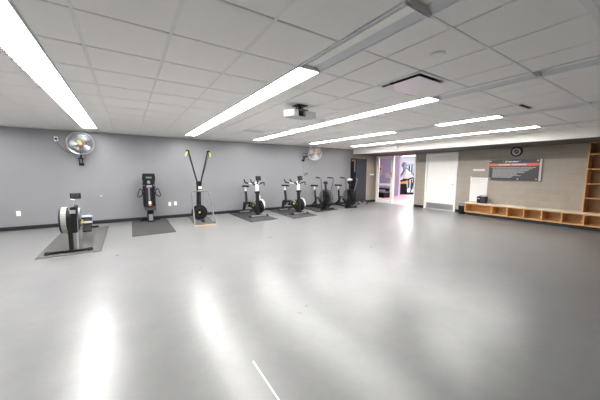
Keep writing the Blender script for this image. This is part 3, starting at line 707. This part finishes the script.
for s in (-1, 1):
    lg = obj('foot_bar', MB().tube([(s*.26, -.30, .06), (s*.26, -.10, .10), (s*.26, 0, .15), (s*.26, .10, .10), (s*.26, .19, .06)], .018, 8), alum, t)
    for y in (-.30, .18): obj('caster_wheel', MB().lathe((s*.26-.015, y, .035), (1, 0, 0), [(.001, 0), (.035, 0), (.035, .03), (.001, .03)], 18), black_rub, lg)
obj('stabiliser', MB().bar((-.10, -.34, .03), (-.02, -.05, .12), .035), alum, t)
obj('stabiliser', MB().bar((.30, -.28, .03), (.44, -.16, .03), .03), alum, t)

small('wall_bracket', 'pale horizontal arm with dark round end on the taupe wall between cabinet and glass door', 'wall bracket', (10.05, YB, 1.32),
      [('plate', MB().box((-.18, -.02, .02), (.10, .04, .10)), silver), ('arm', MB().box((-.02, -.05, .02), (.34, .05, .07)), white_pl),
       ('knob', MB().lathe((.13, -.05, .0), (0, -1, 0), [(.055, 0), (.05, .05), (.001, .055)], 18), grey_pl)])

# ------------------------------------------------------------ notices, clock
def XW(x): return XR-x
t = thing('notice_board', 'large charcoal board with orange-red band and white print on the block wall', 'notice board', (XR-.001, 3.465, 1.54)); t.scale = (1, .955, 1)
obj('backing', MB().bb(-.045, -.034, -.72, .69, -.32, .33), acryl, t, .003)
pa = obj('panel', MB().bb(-.056, -.046, -.665, .69, -.315, .335), board_m, t, .002)
obj('band', MB().bb(-.0585, -.0562, -.665, .69, .135, .215), band_m, pa)
obj('thin_line', MB().bb(-.0585, -.0562, -.665, .69, .218, .228).bb(-.0585, -.0562, -.665, .69, .118, .128), teal_m, pa)
m = MB(); rnd = random.Random(3)
def words(m, ya, yb, z, h, x=-.0572, seed=1, wmin=.03, wmax=.08, gap=.012):
    r = random.Random(seed); y = ya
    while y > yb+.02:
        wd = min(r.uniform(wmin, wmax), y-yb); m.bb(x-.0008, x, y-wd, y, z-h/2, z+h/2); y -= wd+gap
words(m, .15, -.13, .268, .032, seed=5, wmin=.09, wmax=.12)
m.prism([(.235, .245), (.19, .255), (.165, .295), (.20, .30), (.23, .275)], 'x', -.0582, -.0572)
m.bb(-.0582, -.0572, .27, .30, .28, .295).bb(-.0582, -.0572, -.18, -.155, .285, .3)
obj('title_print', m, print_white, pa)
m = MB(); words(m, .42, .06, .175, .03, x=-.0588, seed=2, wmin=.3, wmax=.34); words(m, .03, -.34, .175, .03, x=-.0588, seed=4, wmin=.12, wmax=.2)
obj('band_print', m, print_white, pa)
m = MB()
words(m, .64, -.60, .085, .02, seed=11)
ends = [-.50, -.46, -.40, -.30, -.34, -.10, -.12, -.22, -.02, .04]
for i, e in enumerate(ends): words(m, .58, e, .045-i*.030, .016, seed=20+i)
obj('body_print', m, print_grey, pa)
m = MB()
for y, z in ((.655, .29), (.655, -.27), (-.62, .29), (-.62, -.27), (-.14, -.27)):
    m.lathe((-.056, y, z), (-1, 0, 0), [(.02, 0), (.02, .012), (.001, .014)], 14)
obj('standoff_caps', m, silver, pa)
obj('spacers', MB().cyl((-.034, .65, .29), (0, .65, .29), .01).cyl((-.034, .65, -.27), (0, .65, -.27), .01).cyl((-.034, -.62, .29), (0, -.62, .29), .01).cyl((-.034, -.62, -.27), (0, -.62, -.27), .01), silver, t)

t = thing('wall_clock', 'round black-rimmed wall clock above the charcoal board', 'clock', (XR, 3.43, 2.115))
obj('rim', MB().lathe((0, 0, 0), (-1, 0, 0), [(.15, 0), (.15, .03), (.135, .045), (.118, .04), (.116, .025)], 40), black_pl, t)
fc = obj('dial', MB().lathe((0, 0, 0), (-1, 0, 0), [(.117, 0), (.117, .026), (.001, .0262)], 40), dial_m, t)
obj('dial_centre', MB().lathe((0, 0, 0), (-1, 0, 0), [(.066, .0262), (.066, .0272), (.001, .0273)], 32), dial_in, fc)
m = MB()
for k in range(12):
    a = 2*PI*k/12; m.bar((-.028, math.sin(a)*.085, math.cos(a)*.085), (-.028, math.sin(a)*.108, math.cos(a)*.108), .009, .002, (1, 0, 0))
obj('hour_marks', m, black_pl, fc)
obj('hour_hand', MB().bar((-.030, .01, -.01), (-.030, -.035, .035), .012, .002, (1, 0, 0)), print_white, t)
obj('minute_hand', MB().bar((-.032, -.01, .012), (-.032, .055, -.05), .009, .002, (1, 0, 0)), print_white, t)

t = thing('paper_poster', 'large white paper sheet standing on the bench end behind the black box', 'poster', (XR, 4.43, .45))
pp = obj('sheet', MB().bb(-.012, -.006, -.27, .27, 0, .84), paper, t)
m = MB(); words(m, .22, -.20, .79, .018, x=-.0122, seed=40, wmin=.03, wmax=.06); words(m, .22, 0, .75, .018, x=-.0122, seed=41, wmin=.03, wmax=.06)
obj('heading_print', m, print_grey, pp)
m = MB(); words(m, .22, -.23, .70, .012, x=-.0122, seed=42); words(m, .22, -.10, .66, .01, x=-.0122, seed=43)
obj('pink_print', m, pink_print, pp)
tag(obj('wall_label', MB().bb(XR-.006, XR, 4.27, 4.64, 1.52, 1.585), paper), 'blank white strip on the block wall above the paper poster', 'sign')
tag(obj('wall_tag', MB().bb(XR-.006, XR, 4.68, 4.71, 1.30, 1.335), paper), 'tiny white tag on the block wall just above the poster corner', 'sign')

# ------------------------------------------------------------ cubby bench, shelves
BX = 9.83; YE = 4.64; YN = 0.06
div = [YE, 3.82, 3.405, 2.99, 2.575, 2.16, 1.745, 1.33, .915, .50, YN]
t = thing('cubby_bench', 'long low wooden cubby bench with beige top along the block wall', 'bench', (BX, 0, 0))
dp = XR-.014-BX
m = MB().bb(0.0, dp, YN, YE, .10, .128).bb(0, dp, YN, YE, .385, .41)
obj('carcass', m, wood, t, .002)
for y in div:
    yy = min(max(y, YN+.012), YE-.012)
    obj('divider', MB().bb(0.001, dp-.01, yy-.0115, yy+.0115, .129, .384), wood, t)
obj('back_panel', MB().bb(dp-.009, dp-.001, YN, YE, .128, .385), wood_in, t)
obj('bench_top', MB().bb(-.012, dp, YN-.01, YE+.012, .411, .438), bench_top_m, t, .004)
obj('plinth', MB().bb(.05, dp, YN, YE-.03, 0, .10), black_rub, t)
def shelf_tower(label, y0, y1):
    t = thing('cubby_shelf', label, 'shelf', (9.87, y0, .438), 0, 'shelf towers at the end of the bench')
    W = y1-y0; D = XR-.002-9.87; Ht = 2.245-.438
    for y in (0, W-.024): obj('side_panel', MB().bb(0, D, y+.001, y+.023, 0, Ht), wood, t, .002)
    for k, z in enumerate((0, .37, .74, 1.115, 1.49, Ht-.024)): obj('shelf', MB().bb(.002, D-.01, .0235, W-.0245, z+.001, z+.024), wood, t)
    obj('back_panel', MB().bb(D-.009, D-.001, .0235, W-.0245, .024, Ht-.025), cab_back, t)
    return t
shelf_tower('tall open wooden cubby shelf standing on the bench at the right edge', .92, 1.80)
shelf_tower('open wooden cubby shelf further right, outside the frame', .07, .915)

# speaker box on the bench, bin
t = thing('speaker_box', 'small black box with carry handle on the bench end before the poster', 'speaker', (10.03, 4.20, .438), math.radians(8))
obj('body', MB().bb(-.10, .10, -.14, .13, .006, .225), black_pl, t, .012)
obj('grille', MB().bb(-.107, -.10, -.12, .02, .03, .20), char_m, t, .004)
obj('silver_badge', MB().bb(-.108, -.10, .05, .10, .14, .17), silver, t)
obj('handle', MB().tube([(0, -.09, .22), (0, -.08, .255), (0, .07, .255), (0, .08, .22)], .009, 6), grey_pl, t)
obj('top_clips', MB().box((.02, -.03, .235), (.06, .08, .02)), white_pl, t, .006)
for s in (-1, 1): obj('foot', MB().box((0, s*.10, .003), (.14, .03, .006)), black_rub, t)
t = thing('waste_bin', 'small dark bin with pale lined rim at the end of the bench', 'bin', (10.0, 4.80, 0))
obj('body', MB().lathe((0, 0, 0), (0, 0, 1), [(.10, 0), (.13, .33), (.12, .33), (.092, .01), (.001, .01)], 28), black_pl, t)
obj('bag_rim', MB().lathe((0, 0, 0), (0, 0, 1), [(.128, .29), (.138, .33), (.134, .355), (.118, .35), (.115, .26)], 28), grey_pl, t)

# ------------------------------------------------------------ things in the next room
t = thing('stair_climber', 'large exercise machine with orange shroud and dark console beyond the open doorway', 'exercise machine', (15.6, 11.3, 0), math.radians(-35))
obj('base', MB().box((0, 0, .06), (1.5, .75, .10)).box((.35, 0, .02), (1.4, .9, .04)), black_pl, t, .01)
obj('housing', MB().prism([(-.62, .1), (-.66, .45), (-.45, .68), (.10, .70), (.16, .1)], 'y', -.30, .30), black_pl, t, .04)
obj('orange_shroud', MB().prism([(-.42, .70), (-.30, .80), (.05, .92), (.22, .86), (.10, .71)], 'y', -.28, .28), orange, t, .03)
obj('mast', MB().tube([(-.50, 0, .60), (-.36, 0, .95), (-.15, 0, 1.35), (-.02, 0, 1.6), (-.06, 0, 1.85)], .055, 10), char2_m, t)
cs = obj('console', MB().box((-.02, 0, 1.95), (.16, .50, .34), (0, .3, 0)), room_b, t, .04)
obj('screen', MB().box((-.10, 0, 1.97), (.02, .38, .24), (0, .3, 0)), lens_m, cs)
obj('shroud_panel', MB().prism([(-.05, 1.05), (.05, 1.65), (.35, 1.45), (.62, 1.10), (.50, .98)], 'y', -.20, .20), white_pl, t, .03)
for s in (-1, 1):
    obj('handrail', MB().tube([(0, s*.30, 1.75), (.28, s*.33, 1.55), (.55, s*.34, 1.22), (.65, s*.34, 1.05)], .03, 8), char2_m, t)
    obj('pedal_arm', MB().tube([(-.35, s*.22, .85), (.0, s*.24, .92), (.40, s*.25, 1.08), (.75, s*.25, 1.10)], .045, 8), black_met, t)
    obj('leg', MB().bar((.78, s*.25, 1.12), (.55, s*.25, .08), .07), black_met, t)
t = thing('storage_box', 'low black box seen through the lower glass pane', 'box', (12.6, 10.55, 0))
obj('body', MB().bb(-.35, .35, -.40, .55, 0, .27), black_pl, t, .01)
obj('lid', MB().bb(-.37, .37, -.42, .57, .272, .31), char2_m, t, .01)
t = thing('flat_bench', 'dark low bench behind the black box in the next room', 'bench', (13.4, 11.3, 0))
obj('pad', MB().bb(-.2, .2, -.6, .6, .40, .47), black_pl, t, .015)
for s in (-1, 1): obj('leg', MB().bb(-.15, .15, s*.45-.03, s*.45+.03, 0, .40), black_met, t)
def wn(label, y, z, w_, h_, parts):
    t = thing('wall_notice', label, 'sign', (14.0, y, z))
    obj('sheet', MB().bb(-.012, 0, -w_/2, w_/2, -h_/2, h_/2), paper, t)
    for (a, b, c, d_, mm) in parts: obj('print', MB().bb(-.016, -.012, a, b, c, d_), mm, t)
wn('white and red notice on the lavender wall behind the glass', 12.0, 1.56, .30, .55, [(-.11, .11, .02, .20, red_print), (-.11, .11, -.2, -.04, pink_print)])
wn('white box with red mark on the lavender wall behind the glass door edge', 11.25, 1.25, .55, .32, [(-.2, -.05, .06, .14, red_print)])
for i, (x, y, c) in enumerate(((20.5, 14.6, room_b), (21.6, 15.0, black_met), (22.3, 13.6, char2_m))):
    t = thing('gym_rack', ['bluish frame standing deepest in the next room', 'black frame behind the big machine next door', 'dark grey frame right of the big machine next door'][i], 'gym rack', (x, y, 0))
    for sx in (-.4, .4):
        for sy in (-.4, .4): obj('post', MB().bb(sx-.04, sx+.04, sy-.04, sy+.04, 0, 2.2), c, t)
    obj('crossbar', MB().bb(-.36, .36, -.44, -.36, 2.05, 2.13).bb(-.36, .36, .36, .44, 2.05, 2.13).bb(-.36, .36, -.44, -.36, 1.0, 1.08), c, t)

# floor scratch / tape strip
tag(obj('floor_tape', MB().prism([(.738, 1.81), (.752, 1.81), (.752, .9), (.738, .9)], 'z', .0, .0012), paper), 'short thin white strip on the floor at the bottom edge', 'tape')
